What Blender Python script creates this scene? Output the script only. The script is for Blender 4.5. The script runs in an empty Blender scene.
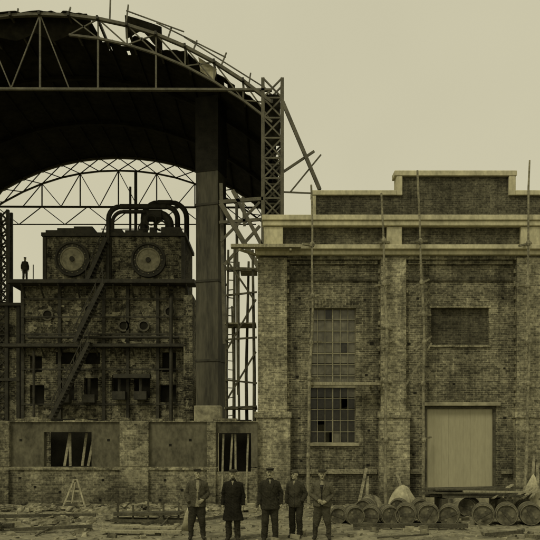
import bpy, bmesh, math, random, time
from mathutils import Vector, Matrix, noise
from mathutils.bvhtree import BVHTree
random.seed(7)
scene = bpy.context.scene
R = random.random
def U(a, b): return a + (b - a) * R()

# ------------------------------------------------------------------ materials
def tone(v, k=.62): return (v, v * .938, v * k, 1)

def base_mat(name, rough=.9, spec=.2):
    m = bpy.data.materials.new(name); m.use_nodes = True
    nt = m.node_tree; b = nt.nodes['Principled BSDF']
    b.inputs['Roughness'].default_value = rough
    b.inputs['Specular IOR Level'].default_value = spec
    return m, nt, b

def nnoise(nt, vec, scale, detail=5, rough=.6):
    n = nt.nodes.new('ShaderNodeTexNoise'); n.inputs['Scale'].default_value = scale
    n.inputs['Detail'].default_value = detail; n.inputs['Roughness'].default_value = rough
    nt.links.new(vec, n.inputs['Vector']); return n.outputs['Fac']

def maprange(nt, val, a, b, c, d):
    n = nt.nodes.new('ShaderNodeMapRange')
    for i, x in zip(('From Min', 'From Max', 'To Min', 'To Max'), (a, b, c, d)): n.inputs[i].default_value = x
    nt.links.new(val, n.inputs['Value']); return n.outputs['Result']

def mathn(nt, op, a, b):
    n = nt.nodes.new('ShaderNodeMath'); n.operation = op
    for i, x in enumerate((a, b)):
        if isinstance(x, (int, float)): n.inputs[i].default_value = x
        else: nt.links.new(x, n.inputs[i])
    return n.outputs[0]

def mixc(nt, fac, a, b, mode='MIX'):
    n = nt.nodes.new('ShaderNodeMix'); n.data_type = 'RGBA'; n.blend_type = mode
    if isinstance(fac, (int, float)): n.inputs[0].default_value = fac
    else: nt.links.new(fac, n.inputs[0])
    for i, x in ((6, a), (7, b)):
        if isinstance(x, tuple): n.inputs[i].default_value = x
        else: nt.links.new(x, n.inputs[i])
    return n.outputs[2]

def noise_mat(name, v1, v2, scale=3., rough=.9, bump=.3, bscale=None, spec=.2, fine=22, stretch=(1, 1, 1), metal=0):
    m, nt, b = base_mat(name, rough, spec)
    b.inputs['Metallic'].default_value = metal
    tc = nt.nodes.new('ShaderNodeTexCoord'); mp = nt.nodes.new('ShaderNodeMapping')
    mp.inputs['Scale'].default_value = stretch
    nt.links.new(tc.outputs['Object'], mp.inputs['Vector'])
    v = mp.outputs['Vector']
    f1 = nnoise(nt, v, scale, 4); f2 = nnoise(nt, v, fine, 2)
    f = mathn(nt, 'ADD', mathn(nt, 'MULTIPLY', f1, .6), mathn(nt, 'MULTIPLY', f2, .4))
    f = maprange(nt, f, .37, .63, 0, 1)
    c = mixc(nt, f, tone(v1), tone(v2))
    nt.links.new(c, b.inputs['Base Color'])
    if bump:
        bp = nt.nodes.new('ShaderNodeBump'); bp.inputs['Strength'].default_value = bump
        bp.inputs['Distance'].default_value = .02
        nt.links.new(nnoise(nt, v, bscale or fine, 2), bp.inputs['Height'])
        nt.links.new(bp.outputs[0], b.inputs['Normal'])
    return m

def brick_mat(name, c1, c2, mortar, bw=.25, rh=.08, ms=.009, dirt=.45, patch=.0, pth=.56, strk=.68, mott=(.72, 1.25), low=1.):
    m, nt, b = base_mat(name, .92, .15)
    tc = nt.nodes.new('ShaderNodeTexCoord'); sp = nt.nodes.new('ShaderNodeSeparateXYZ')
    nt.links.new(tc.outputs['Object'], sp.inputs[0])
    s = mathn(nt, 'ADD', sp.outputs[0], sp.outputs[1])
    cb = nt.nodes.new('ShaderNodeCombineXYZ')
    nt.links.new(s, cb.inputs[0]); nt.links.new(sp.outputs[2], cb.inputs[1])
    wob = nt.nodes.new('ShaderNodeTexNoise'); wob.inputs['Scale'].default_value = 1.2
    nt.links.new(tc.outputs['Object'], wob.inputs['Vector'])
    va = nt.nodes.new('ShaderNodeVectorMath'); va.operation = 'MULTIPLY_ADD'
    nt.links.new(wob.outputs['Color'], va.inputs[0]); va.inputs[1].default_value = (.05, .05, 0)
    nt.links.new(cb.outputs[0], va.inputs[2])
    br = nt.nodes.new('ShaderNodeTexBrick')
    nt.links.new(va.outputs[0], br.inputs['Vector'])
    br.inputs['Scale'].default_value = 1; br.inputs['Brick Width'].default_value = bw
    br.inputs['Row Height'].default_value = rh; br.inputs['Mortar Size'].default_value = ms
    br.inputs['Mortar Smooth'].default_value = .2
    br.inputs['Color1'].default_value = tone(c1); br.inputs['Color2'].default_value = tone(c2)
    br.inputs['Mortar'].default_value = tone(mortar)
    v = tc.outputs['Object']
    col = br.outputs['Color']
    big = maprange(nt, nnoise(nt, v, .5, 5, .7), .36, .64, 1 - dirt, 1 + dirt * .6)
    mid = maprange(nt, nnoise(nt, v, 2.6, 4, .7), .36, .64, mott[0], mott[1])
    mp = nt.nodes.new('ShaderNodeMapping'); mp.inputs['Scale'].default_value = (2.6, 2.6, .16)
    nt.links.new(v, mp.inputs['Vector'])
    streak = maprange(nt, nnoise(nt, mp.outputs[0], 1.4, 4), .38, .66, 1.12, strk)
    fine = maprange(nt, nnoise(nt, v, 11, 3, .7), .33, .67, .5, 1.5)
    k = mathn(nt, 'MULTIPLY', mathn(nt, 'MULTIPLY', big, streak), mathn(nt, 'MULTIPLY', fine, mid))
    if low < 1:   # rising damp and splashed mud near the ground
        zz = mathn(nt, 'ADD', sp.outputs[2], mathn(nt, 'MULTIPLY', nnoise(nt, v, 1.3, 3), -1.6))
        k = mathn(nt, 'MULTIPLY', k, maprange(nt, zz, -.7, .9, low, 1))
    cc = nt.nodes.new('ShaderNodeCombineColor')
    for i in range(3): nt.links.new(k, cc.inputs[i])
    col = mixc(nt, 1.0, col, cc.outputs[0], 'MULTIPLY')
    if patch:
        pf = maprange(nt, nnoise(nt, v, 1.5, 5, .75), pth, pth + .05, 0, patch)
        pc = mixc(nt, maprange(nt, nnoise(nt, v, 7, 3), .35, .65, 0, 1), tone(mortar * .8), tone(mortar * 1.5))
        col = mixc(nt, pf, col, pc)
    nt.links.new(col, b.inputs['Base Color'])
    bp = nt.nodes.new('ShaderNodeBump'); bp.inputs['Strength'].default_value = .6; bp.inputs['Distance'].default_value = .015
    nt.links.new(mathn(nt, 'SUBTRACT', 1.0, br.outputs['Fac']), bp.inputs['Height']); nt.links.new(bp.outputs[0], b.inputs['Normal'])
    return m

M = {}
M['brick'] = brick_mat('brick_wall_mat', .08, .21, .30, patch=.35, pth=.58, dirt=.45, mott=(.75, 1.22), strk=.52, low=.6)
M['brick_light'] = brick_mat('brick_pilaster_mat', .16, .34, .36, dirt=.32, mott=(.8, 1.18), strk=.65, low=.65)
M['brick_dark'] = brick_mat('brick_parapet_mat', .06, .12, .14, mott=(.85, 1.15))
M['brick_boiler'] = brick_mat('boiler_brick_mat', .04, .16, .20, bw=.38, rh=.15, ms=.02, dirt=.75, patch=.85, pth=.53, mott=(.4, 1.6), strk=.5)
M['brick_low'] = brick_mat('low_wall_mat', .12, .28, .30, dirt=.45, patch=.45, mott=(.75, 1.2), low=.6)
M['plaster_dark'] = noise_mat('grimy_plaster', .05, .16, 1.1, fine=7, stretch=(1, 1, .6))
M['concrete'] = noise_mat('concrete_coping', .34, .62, 1.6, fine=9, stretch=(1, 1, .5))
M['footing'] = noise_mat('concrete_footing', .16, .40, 1.6, fine=5)
M['door'] = noise_mat('door_boarding', .34, .42, .8, fine=14, stretch=(1, 1, .2), bump=.1)
M['steel'] = noise_mat('dark_steel', .02, .06, 2, rough=.7, spec=.3)
M['steel_grey'] = noise_mat('grey_steel', .06, .14, 2, rough=.7, spec=.35)
M['roof'] = noise_mat('shaded_roof_sheet', .010, .030, .35, rough=.95, fine=2.5, spec=.05, bump=0)  # near-black base colour carries the shade of the roof's underside
M['duct'] = noise_mat('duct_plate', .03, .10, .8, rough=.7, fine=4, stretch=(1.5, 1.5, .25), spec=.3)
M['wood'] = noise_mat('weathered_wood', .18, .42, 3, fine=25, stretch=(6, 6, 1))
M['wood_pole'] = noise_mat('pole_wood', .12, .32, 3, fine=12)
M['wood_dark'] = noise_mat('dark_wood', .04, .12, 3, fine=25)
M['glass'] = noise_mat('grey_glass', .08, .18, 2.0, rough=.3, fine=5, bump=.05, spec=.5)  # grey pane colour, lighter than the dark panes
M['glass_dark'] = noise_mat('dark_glass', .015, .04, 2.5, rough=.25, fine=8, bump=.05, spec=.4)
M['dark'] = noise_mat('near_black_shade', .010, .025, 2, bump=0)  # near-black colour stands in for shade in openings and unlit depths
M['ground'] = noise_mat('trampled_earth', .09, .30, 1.1, fine=6, bump=.9, bscale=9)
M['rubble'] = noise_mat('rubble_stone', .05, .38, .9, fine=5, bump=.3)
M['barrel'] = noise_mat('barrel_body', .03, .12, 2.5, fine=16, spec=.3)
M['barrel_head'] = noise_mat('barrel_head', .05, .18, 3, fine=9)
M['hoop'] = noise_mat('barrel_hoop', .10, .24, 4, rough=.6)
M['sack'] = noise_mat('canvas', .26, .50, 2.5, fine=12)
M['frame'] = noise_mat('window_frame_paint', .20, .34, 3)
M['disc'] = noise_mat('drum_head', .16, .36, 1.6, rough=.7, fine=5)
M['lagging'] = noise_mat('clay_lagging', .12, .38, 2.2, fine=6)

# ------------------------------------------------------------------ mesh builder
class MB:
    def __init__(s): s.v = []; s.f = []; s.m = []
    def quad(s, ids, mi=0): s.f.append(tuple(ids)); s.m.append(mi)
    def box(s, x0, x1, y0, y1, z0, z1, mi=0):
        n = len(s.v)
        s.v += [(x, y, z) for z in (z0, z1) for y in (y0, y1) for x in (x0, x1)]
        for q in ((0, 2, 3, 1), (4, 5, 7, 6), (0, 1, 5, 4), (2, 6, 7, 3), (0, 4, 6, 2), (1, 3, 7, 5)):
            s.quad([n + i for i in q], mi)
    def beam(s, p, q, w=.1, h=None, mi=0):
        p = Vector(p); q = Vector(q); h = h or w; t = (q - p)
        if t.length < 1e-5: return
        t.normalize(); ref = Vector((0, 1, 0)) if abs(t.y) < .9 else Vector((0, 0, 1))
        a = t.cross(ref).normalized(); b = t.cross(a).normalized(); n = len(s.v)
        for c in (p, q):
            for i, j in ((-1, -1), (1, -1), (1, 1), (-1, 1)):
                s.v.append(tuple(c + a * (i * w / 2) + b * (j * h / 2)))
        for i in range(4): s.quad((n + i, n + (i + 1) % 4, n + 4 + (i + 1) % 4, n + 4 + i), mi)
        s.quad((n + 3, n + 2, n + 1, n), mi); s.quad((n + 4, n + 5, n + 6, n + 7), mi)
    def loft(s, pts, rad, mi=0, n=12, ref=(1, 0, 0)):
        pts = [Vector(p) for p in pts]; N = len(pts); st = len(s.v); ref = Vector(ref)
        for i, p in enumerate(pts):
            t = (pts[min(i + 1, N - 1)] - pts[max(i - 1, 0)]).normalized()
            a = ref - t * ref.dot(t)
            if a.length < .05: a = Vector((0, 1, 0)) - t * t.y
            a.normalize(); b = t.cross(a)
            r = rad[i] if isinstance(rad, (list, tuple)) else rad
            rx, ry = r if isinstance(r, (tuple, list)) else (r, r)
            for k in range(n):
                an = 2 * math.pi * k / n
                s.v.append(tuple(p + a * (rx * math.cos(an)) + b * (ry * math.sin(an))))
        for i in range(N - 1):
            for k in range(n):
                k2 = (k + 1) % n
                s.quad((st + i * n + k, st + i * n + k2, st + (i + 1) * n + k2, st + (i + 1) * n + k), mi)
        s.quad([st + k for k in reversed(range(n))], mi)
        s.quad([st + (N - 1) * n + k for k in range(n)], mi)
    def ell(s, c, r, mi=0, n=14, m=9, rot=None):
        c = Vector(c); st = len(s.v)
        def P(v):
            v = Vector(v)
            if rot is not None: v = rot @ v
            s.v.append(tuple(c + v))
        P((0, 0, -r[2]))
        for i in range(1, m):
            ph = -math.pi / 2 + math.pi * i / m
            for k in range(n):
                th = 2 * math.pi * k / n
                P((r[0] * math.cos(ph) * math.cos(th), r[1] * math.cos(ph) * math.sin(th), r[2] * math.sin(ph)))
        P((0, 0, r[2])); top = len(s.v) - 1
        for k in range(n):
            k2 = (k + 1) % n
            s.quad((st, st + 1 + k2, st + 1 + k), mi)
            for i in range(m - 2):
                a = st + 1 + i * n
                s.quad((a + k, a + k2, a + n + k2, a + n + k), mi)
            a = st + 1 + (m - 2) * n
            s.quad((a + k, a + k2, top), mi)
    def lathe_y(s, c, prof, mi=0, n=28, mis=None):
        st = len(s.v)
        for r, y in prof:
            for k in range(n):
                a = 2 * math.pi * k / n
                s.v.append((c[0] + r * math.cos(a), c[1] + y, c[2] + r * math.sin(a)))
        for i in range(len(prof) - 1):
            for k in range(n):
                k2 = (k + 1) % n
                s.quad((st + i * n + k, st + (i + 1) * n + k, st + (i + 1) * n + k2, st + i * n + k2), mis[i] if mis else mi)
    def obj(s, name, mats, parent=None, smooth=False, bevel=0, solid=0):
        me = bpy.data.meshes.new(name); me.from_pydata(s.v, [], s.f)
        if not isinstance(mats, (list, tuple)): mats = [mats]
        for m in mats: me.materials.append(M[m] if isinstance(m, str) else m)
        me.polygons.foreach_set('material_index', s.m)
        me.polygons.foreach_set('use_smooth', [smooth] * len(s.f))
        me.update()
        o = bpy.data.objects.new(name, me); scene.collection.objects.link(o)
        if parent: o.parent = parent
        if solid:
            md = o.modifiers.new('s', 'SOLIDIFY'); md.thickness = solid; md.offset = 0
        if bevel:
            md = o.modifiers.new('b', 'BEVEL'); md.width = bevel; md.segments = 1; md.limit_method = 'ANGLE'
        return o

def empty(name):
    e = bpy.data.objects.new(name, None); scene.collection.objects.link(e); return e

# ------------------------------------------------------------------ people
PM = {}
def pm(name, a, b, rough=.95):
    if name not in PM: PM[name] = noise_mat(name, a, b, 4, rough=rough, fine=28, bump=.25, spec=.1)
    return PM[name]
skin = pm('skin', .30, .38, .6); hair = pm('hair', .03, .06); shoe = pm('boot_leather', .02, .045, .6); shirt = pm('shirt_linen', .16, .26); eye = pm('eye_dark', .015, .025, .4)

def man(loc, height, yaw, jacket, trousers, capm, pose, coat=.80, head=0, nod=0, voxel=.011, moust=0, open_=0, build=1.0, stance=.11, hat='flat', boots=0, beard=0, lean=0):
    # materials: 0 skin 1 jacket 2 trousers 3 cap 4 hair 5 boots 6 shirt 7 eye/dark
    w = MB(); B = build; H2 = MB(); hs = 1.09
    Hm = Matrix.Translation((0, -.004, 1.513)) @ Matrix.Rotation(head, 4, 'Z') @ Matrix.Rotation(nod, 4, 'X') @ Matrix.Scale(hs, 4) @ Matrix.Translation((0, 0, -1.53)); H3 = Hm.to_3x3()
    def he(c, r, mi, n=16, m=11, rx=0): H2.ell(Hm @ Vector(c), r, mi, n, m, rot=H3 @ Matrix.Rotation(rx, 3, 'X'))
    w.ell(Hm @ Vector((0, .012, 1.655)), (.074, .093, .098), 0, 18, 12, rot=H3); w.ell(Hm @ Vector((0, -.024, 1.592)), (.054, .064, .066), 0, 16, 10, rot=H3)
    he((0, .010, 1.655), (.0745, .094, .098), 0); he((0, -.025, 1.592), (.0545, .0645, .0665), 0)
    he((0, -.074, 1.550), (.021, .015, .015), 0, 10, 7); he((0, -.074, 1.672), (.048, .018, .009), 0, 10, 7)
    for s in (-1, 1):
        he((s * .076, .012, 1.635), (.009, .018, .029), 0, 10, 7); he((s * .034, -.060, 1.614), (.021, .018, .019), 0, 10, 7)
        he((s * .028, -.0775, 1.648), (.0115, .008, .006), 7, 10, 7); he((s * .029, -.083, 1.667), (.015, .006, .0035), 4, 8, 5)
    H2.loft([Hm @ Vector(p) for p in ((0, -.078, 1.662), (0, -.093, 1.64), (0, -.103, 1.620), (0, -.086, 1.610))], [.008, .010, .0135, .011], 0, n=10)
    he((0, -.084, 1.583), (.021, .006, .003), 7, 10, 5); he((0, -.083, 1.577), (.018, .007, .004), 0, 10, 6)
    if moust: he((0, -.089, 1.593), (.028, .009, .007), 4, 10, 7)
    if beard: he((0, -.052, 1.560), (.045, .040, .036), 4, 12, 8)
    he((0, .036, 1.645), (.079, .078, .076), 4)
    if hat == 'flat':
        he((0, .010, 1.706), (.083, .100, .030), 3); he((.008, -.002, 1.727), (.106, .122, .028), 3, rx=.14); he((0, -.094, 1.706), (.060, .040, .007), 3, 14, 6, rx=.35)
    elif hat == 'peak':
        he((0, .010, 1.706), (.082, .098, .036), 3); he((0, .0, 1.733), (.098, .110, .024), 3, rx=.08); he((0, -.098, 1.697), (.056, .036, .006), 3, 14, 6, rx=.5)
    elif hat == 'soft':
        he((0, .012, 1.708), (.084, .100, .042), 3); he((-.018, .015, 1.728), (.090, .10, .032), 3, rx=-.1); he((0, -.092, 1.700), (.05, .03, .006), 3, 12, 6, rx=.5)
    else:
        he((0, .010, 1.700), (.112, .128, .007), 3, 20, 6, rx=.05); he((0, .012, 1.725), (.080, .098, .048), 3); he((0, .012, 1.750), (.066, .085, .026), 3)
    w.loft([(0, .02, 1.44), (0, .015, 1.52), (0, .008, 1.58)], [.062, .057, .055], 0, n=14)
    w.loft([(0, .018, 1.45), (0, .016, 1.49), (0, .016, 1.505)], [(.092, .082), (.078, .074), (.073, .069)], 1, n=16)
    z0 = coat; hem = .200 + (.8 - z0) * .10
    P = [(0, 0, z0), (0, 0, z0 + .05), (0, 0, (z0 + 1.05) / 2), (0, 0, 1.05), (0, -.005, 1.2), (0, -.005, 1.33), (0, .0, 1.39), (0, .006, 1.435), (0, .01, 1.475)]
    Rr = [(hem * B, .150 * B + (.8 - z0) * .08), (hem * B - .004, .150 * B), (.188 * B, .143 * B), (.172 * B, .128 * B), (.180 * B, .134 * B), (.188 * B, .126 * B), (.170 * B, .108 * B), (.13, .085), (.08, .07)]
    w.loft(P, Rr, 1, n=28)
    for s in (-1, 1):
        ax = s * stance; ky = -.03 if s == pose.get('fwd', 1) else .0
        w.loft([(s * .082, 0, .98), (s * .092, .0, .88), (s * .1, ky * .5, .68), ((s * .1 + ax) / 2, ky, .48), (ax, ky * .4 + .01, .30), (ax, .01, .12), (ax, .005, .075)],
               [(.09, .1), (.104 * B, .112), (.092 * B, .098), (.080, .085), (.073, .080), (.068, .074), (.070, .080)] if not boots else [(.09, .1), (.108 * B, .115), (.1 * B, .105), (.09, .092), (.062, .068), (.055, .06), (.05, .06)], 2, n=18)
        if boots: w.loft([(ax, .0, .42), (ax, .01, .3), (ax, .012, .1)], [(.070, .075), (.068, .074), (.052, .06)], 5, n=14)
        w.loft([(ax - s * .003, .085, .05), (ax, .03, .06), (ax + s * .01, -.06, .052), (ax + s * .028, -.14, .038), (ax + s * .036, -.195, .03)], [(.032, .045), (.042, .058), (.046, .048), (.048, .036), (.03, .022)], 5, n=14)
        w.loft([(ax, .015, .04), (ax, .012, .16)], [(.045, .05), (.05, .058)], 5, n=12)
        if open_ or hat == 'peak':
            y = -.128 * B
            H2.loft([(s * .045, -.085, 1.475), (s * .075, y + .006, 1.40), (s * .055, y - .012, 1.30), (s * .014, y - .016, 1.20)], [(.012, .006), (.024, .006), (.02, .006), (.004, .004)], 1, n=8)
    for s, key in ((-1, 'R'), (1, 'L')):
        e, wr, hd, pn = [Vector(q) for q in pose[key]]
        sh = Vector((s * .166 * B, .0, 1.383))
        w.loft([Vector((s * .08, 0, 1.410)), Vector((s * .125 * B, 0, 1.400)), sh, sh.lerp(e, .3), sh.lerp(e, .75), e, e.lerp(wr, .25), e.lerp(wr, .8), wr], [(.05, .05), (.060, .064), (.062, .066), (.060, .066), (.056, .058), (.053, .055), (.052, .053), (.044, .045), (.046, .048)], 1, n=16)
        hd.normalize(); pn = (pn - hd * pn.dot(hd)).normalized(); sd = hd.cross(pn).normalized()
        if pose.get('pocket' + key): continue
        H2.loft([wr - hd * .04, wr + hd * .02, wr + hd * .055, wr + hd * .098], [(.021, .025), (.022, .03), (.017, .041), (.014, .040)], 0, n=12, ref=pn)
        for i, (o, L) in enumerate(((-.033, .066), (-.011, .078), (.012, .073), (.034, .056))):
            b0 = wr + hd * .088 + sd * o; d1 = (hd + sd * o * 3.2).normalized()
            p1 = b0 + d1 * L * .45 + pn * .010; p2 = p1 + (d1 + pn * .55).normalized() * L * .33; p3 = p2 + (d1 * .7 + pn * .9).normalized() * L * .28
            H2.loft([b0, p1, p2, p3], [.0098, .0092, .0085, .007], 0, n=8)
        ts = pose.get('thumb' + key, -1)
        t0 = wr + hd * .03 + sd * ts * .028; t1 = t0 + (hd * .7 + sd * ts * .8 + pn * .3).normalized() * .034; t2 = t1 + (hd + sd * ts * .25 + pn * .4).normalized() * .030
        H2.loft([t0, t1, t2], [.0135, .0115, .009], 0, n=8)
    me = bpy.data.meshes.new('tmp'); me.from_pydata(w.v, [], w.f); me.update()
    tmp = bpy.data.objects.new('tmp', me); scene.collection.objects.link(tmp)
    md = tmp.modifiers.new('r', 'REMESH'); md.mode = 'VOXEL'; md.voxel_size = voxel
    sm = tmp.modifiers.new('s', 'SMOOTH'); sm.iterations = 3; sm.factor = .5
    dg = bpy.context.evaluated_depsgraph_get()
    new = bpy.data.meshes.new_from_object(tmp.evaluated_get(dg)); bpy.data.objects.remove(tmp)
    bvh = BVHTree.FromPolygons([Vector(v) for v in w.v], w.f); seed = loc[0] * 7
    V = [v.co.copy() for v in new.vertices]; Nn = [v.normal.copy() for v in new.vertices]
    cloth = [0.] * len(V); faces = []; mats = []
    for p in new.polygons:
        c = p.center; r = bvh.find_nearest(c); mi = w.m[r[2]] if r[2] is not None else 1
        if mi == 1 and c.y < -.06 and z0 < c.z < 1.5 and abs(c.x) < .09:
            if open_: vw = .016 + .045 * max(0, (c.z - 1.15) / .33) + .035 * max(0, (1.0 - c.z) / .2)
            else: vw = .04 * (c.z - 1.38) / .12
            if abs(c.x) < vw: mi = 6 if (c.z > 1.38 or open_ > 1) else 7
        if mi == 1 and c.y < -.05 and abs(c.x - .012) < .006 and c.z < 1.38: mi = 7
        vs = tuple(p.vertices); faces.append(vs); mats.append(mi)
        if mi in (1, 2, 6, 7):
            for vi in vs: cloth[vi] = 1
    for i, co in enumerate(V):
        if cloth[i]:
            q = Vector((co.x * 8 + seed, co.y * 8, co.z * 5)); q2 = Vector((co.x * 14 + seed, co.y * 14, co.z * 16 + co.x * 12))
            k = 1.5 if (abs(co.z - .2) < .15 or abs(co.z - 1.0) < .2) else 1
            V[i] = co + Nn[i] * (.015 * noise.noise(q) + .008 * (1 - 2.2 * abs(noise.noise(q2)))) * k
        V[i].x += lean * max(0, V[i].z - .9)
    for i, c in enumerate(H2.v): H2.v[i] = (c[0] + lean * max(0, c[2] - .9), c[1], c[2])
    o_ = len(V); allv = [tuple(v) for v in V] + H2.v; allf = faces + [tuple(i + o_ for i in f) for f in H2.f]; allm = mats + H2.m
    fm = bpy.data.meshes.new('man'); fm.from_pydata(allv, [], allf)
    for m in (skin, jacket, trousers, capm, hair, shoe, shirt, eye): fm.materials.append(m)
    fm.polygons.foreach_set('material_index', allm); fm.polygons.foreach_set('use_smooth', [True] * len(allf)); fm.update()
    bpy.data.meshes.remove(new); bpy.data.meshes.remove(me)
    o = bpy.data.objects.new('man', fm); scene.collection.objects.link(o)
    k = height / 1.78; o.scale = (k, k, k); o.location = loc; o.rotation_euler = (0, 0, yaw)
    return o

def gh(x, y):
    h = .05 * noise.noise(Vector((x * .5, y * .5, 0))) + .03 * noise.noise(Vector((x * 2.1, y * 2.1, 3)))
    k = 1 if (-40 < x < 40 and 8 < y < 60) else 0
    return h * k
hang = lambda s, dx=.0, dy=0.: ((s * (.235 + dx), .035 + dy, 1.12), (s * (.25 + dx), -.03 + dy, .88), (s * .02, -.1, -1), (-s, .15, 0))
mid = pm('jacket_mid', .04, .09); dark = pm('jacket_dark', .018, .04); darkb = pm('coat_black', .010, .022); grey = pm('jacket_grey', .06, .115); tr = pm('trousers_dark', .02, .045); trg = pm('trousers_grey', .04, .08); jb = pm('jacket_brown', .03, .065); cap = pm('cap_dark', .02, .045); capg = pm('cap_grey', .05, .09)
man((-1.82, 17.42, gh(-1.82, 17.4)), 1.77, .12, mid, tr, cap, {'R': ((-.265, .06, 1.13), (-.20, -.12, .93), (.3, .1, -1), (1, .1, .2)), 'pocketR': 1, 'L': ((.275, .05, 1.14), (.16, -.17, 1.0), (-.8, -.15, -.5), (-.2, 1, 0))}, coat=.82, head=.15, build=1.12, stance=.15, hat='soft', open_=2, lean=.03, boots=1)
man((-.92, 17.40, gh(-.9, 17.4)), 1.78, -.05, darkb, tr, cap, {'R': hang(-1, .01), 'L': hang(1, .01)}, coat=.50, head=.1, build=1.12, stance=.11, hat='flat', beard=1, moust=1)
man((0, 17.30, gh(0, 17.3)), 1.83, 0, dark, tr, cap, {'R': hang(-1), 'L': hang(1, .02, .03), 'fwd': -1}, coat=.76, head=-.08, build=1.08, stance=.13, hat='peak', moust=1)
man((.66, 17.85, gh(.7, 17.9)), 1.74, -.35, jb, tr, capg, {'R': hang(-1), 'L': ((.25, .07, 1.14), (.20, -.10, .95), (-.3, .1, -.9), (-1, 0, 0)), 'pocketL': 1}, coat=.80, head=-.35, build=1.0, stance=.10, hat='soft', lean=-.04)
man((1.3, 17.5, gh(1.3, 17.5)), 1.76, -.12, grey, trg, cap, {'R': ((-.26, .04, 1.12), (-.10, -.19, 1.0), (1, -.1, -.35), (.1, 1, 0)), 'L': ((.265, .04, 1.11), (.12, -.21, .97), (-1, -.1, -.3), (-.1, 1, 0))}, coat=.84, head=.1, build=1.14, stance=.17, hat='flat', open_=1, moust=1, boots=1)
def bx(u): return (u - 270) / 14
def bz(u): return 2.6 + (435 - u) / 14
BY = 50
man((bx(27), BY - .4, bz(282.5)), 1.72, .4, dark, tr, cap, {'R': hang(-1), 'L': hang(1)}, voxel=.025, hat='peak')

# ------------------------------------------------------------------ ground
def axis(a, b, st, far):
    r = [a + i * st for i in range(int((b - a) / st) + 1)]
    d = st
    lo = []; hi = []; x = a; y = b
    while x > -far: d *= 1.6; x -= d; lo.append(x)
    d = st
    while y < far: d *= 1.6; y += d; hi.append(y)
    return lo[::-1] + r + hi
g = MB(); xs = axis(-16, 16, .2, 900); ys = axis(11, 27, .2, 900)
for y in ys:
    for x in xs: g.v.append((x, y, gh(x, y)))
for j in range(len(ys) - 1):
    for i in range(len(xs) - 1):
        a = j * len(xs) + i; g.quad((a, a + 1, a + 1 + len(xs), a + len(xs)))
g.obj('ground', 'ground', smooth=True)

# ------------------------------------------------------------------ brick factory building
# elevation drawing: 27 drawing units per metre, datum of heights 2.6 m at 435
def fx(u): return (u - 270) / 27
def fz(u): return 2.6 + (435 - u) / 27
FY = 25.93
bld = empty('brick_factory_building')
def wall_with_openings(mb, x0, x1, z0, z1, y0, y1, ops, mi=0):
    xsx = sorted({x0, x1, *[o[0] for o in ops], *[o[1] for o in ops]})
    for a, b in zip(xsx[:-1], xsx[1:]):
        cov = sorted([(o[2], o[3]) for o in ops if o[0] <= a + 1e-6 and o[1] >= b - 1e-6])
        z = z0
        for c, d in cov:
            if c > z: mb.box(a, b, y0, y1, z, c, mi)
            z = d
        if z < z1: mb.box(a, b, y0, y1, z, z1, mi)
WIN = [(fx(310), fx(356), fz(443), fz(308)), (fx(572), fx(618), fz(443), fz(308))]
BRK = [(fx(431), fx(489), fz(345), fz(308))]
DOOR = [(fx(425), fx(496), fz(495), fz(406))]
w = MB()
wall_with_openings(w, fx(258), fx(676), 0, fz(254), FY, FY + .5, WIN + BRK + DOOR)
w.box(fx(258), fx(258) + .5, FY + .5, 38, 0, fz(254))
w.box(fx(676) - .5, fx(676), FY + .5, 38, 0, fz(254))
w.box(fx(258), fx(676), 38, 38.5, 0, fz(254))
w.obj('brick_walls', 'brick', bld)
w = MB(); w.box(fx(258) + .5, fx(676) - .5, FY + .5, 38, fz(254) - .3, fz(254) - .003); w.obj('flat_roof', 'plaster_dark', bld)
w = MB(); w.box(fx(258) + .6, fx(676) - .6, FY + 3.5, FY + 3.6, .02, fz(258)-.2); w.obj('interior_shade_sheet', 'dark', bld)  # near-black sheet painted as the unlit depth behind the windows
w = MB()
for a, b in ((258, 287), (380, 405), (515, 541), (650, 676)):
    w.box(fx(a) - .003, fx(b), FY - .24, FY - .002, fz(412), fz(259))
    w.box(fx(a) - .07, fx(b) + .12, FY - .34, FY - .002, 0, fz(418))
w.obj('pilasters', 'brick_light', bld, bevel=.012)
w = MB()
for a, b in ((258, 287), (380, 405), (515, 541)):
    z = fz(410); k = 0
    while z < fz(266):
        if k % 2 == 0: w.box(fx(b) + .002, fx(b) + U(.04, .09), FY - .12 + U(-.03, .03), FY - .002, z, z + .16)
        if k % 2 == 1 and a > 260: w.box(fx(a) - U(.05, .09), fx(a) - .006, FY - .12 + U(-.03, .03), FY - .002, z, z + .16)
        z += .24; k += 1
w.obj('quoin_teeth', 'brick_light', bld)
w = MB()
for a, b in ((258, 287), (380, 405), (515, 541), (650, 676)):
    w.box(fx(a) - .12, fx(b) + .16, FY - .40, FY - .004, fz(418), fz(412))
for a, b in ((287, 380), (405, 425), (496, 515), (541, 650)):
    w.box(fx(a) + .17, fx(b) - .13 if b in (380, 515, 650) else fx(b) - .03, FY - .12, FY - .002, fz(474), fz(469.5))
w.obj('base_caps_and_string_course', 'brick_light', bld, bevel=.01)
w = MB()
w.box(fx(256), fx(678), FY - .36, FY + .3, fz(257), fz(252.5))
w.box(fx(255), fx(679), FY - .50, FY + .3, fz(252.4), fz(248))
w.obj('cornice', 'concrete', bld, bevel=.015)
w = MB()
w.box(fx(287)+.003, fx(676), FY - .20, FY - .003, fz(261), fz(257.1))
w.box(fx(287)+.1, fx(380)-.1, FY - .10, FY - .003, fz(265), fz(261.1)); w.box(fx(405)+.1, fx(515)-.1, FY - .10, FY - .003, fz(265), fz(261.1)); w.box(fx(541)+.1, fx(650)-.1, FY - .10, FY - .003, fz(265), fz(261.1))
w.obj('corbel_courses', 'brick', bld, bevel=.008)
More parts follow.
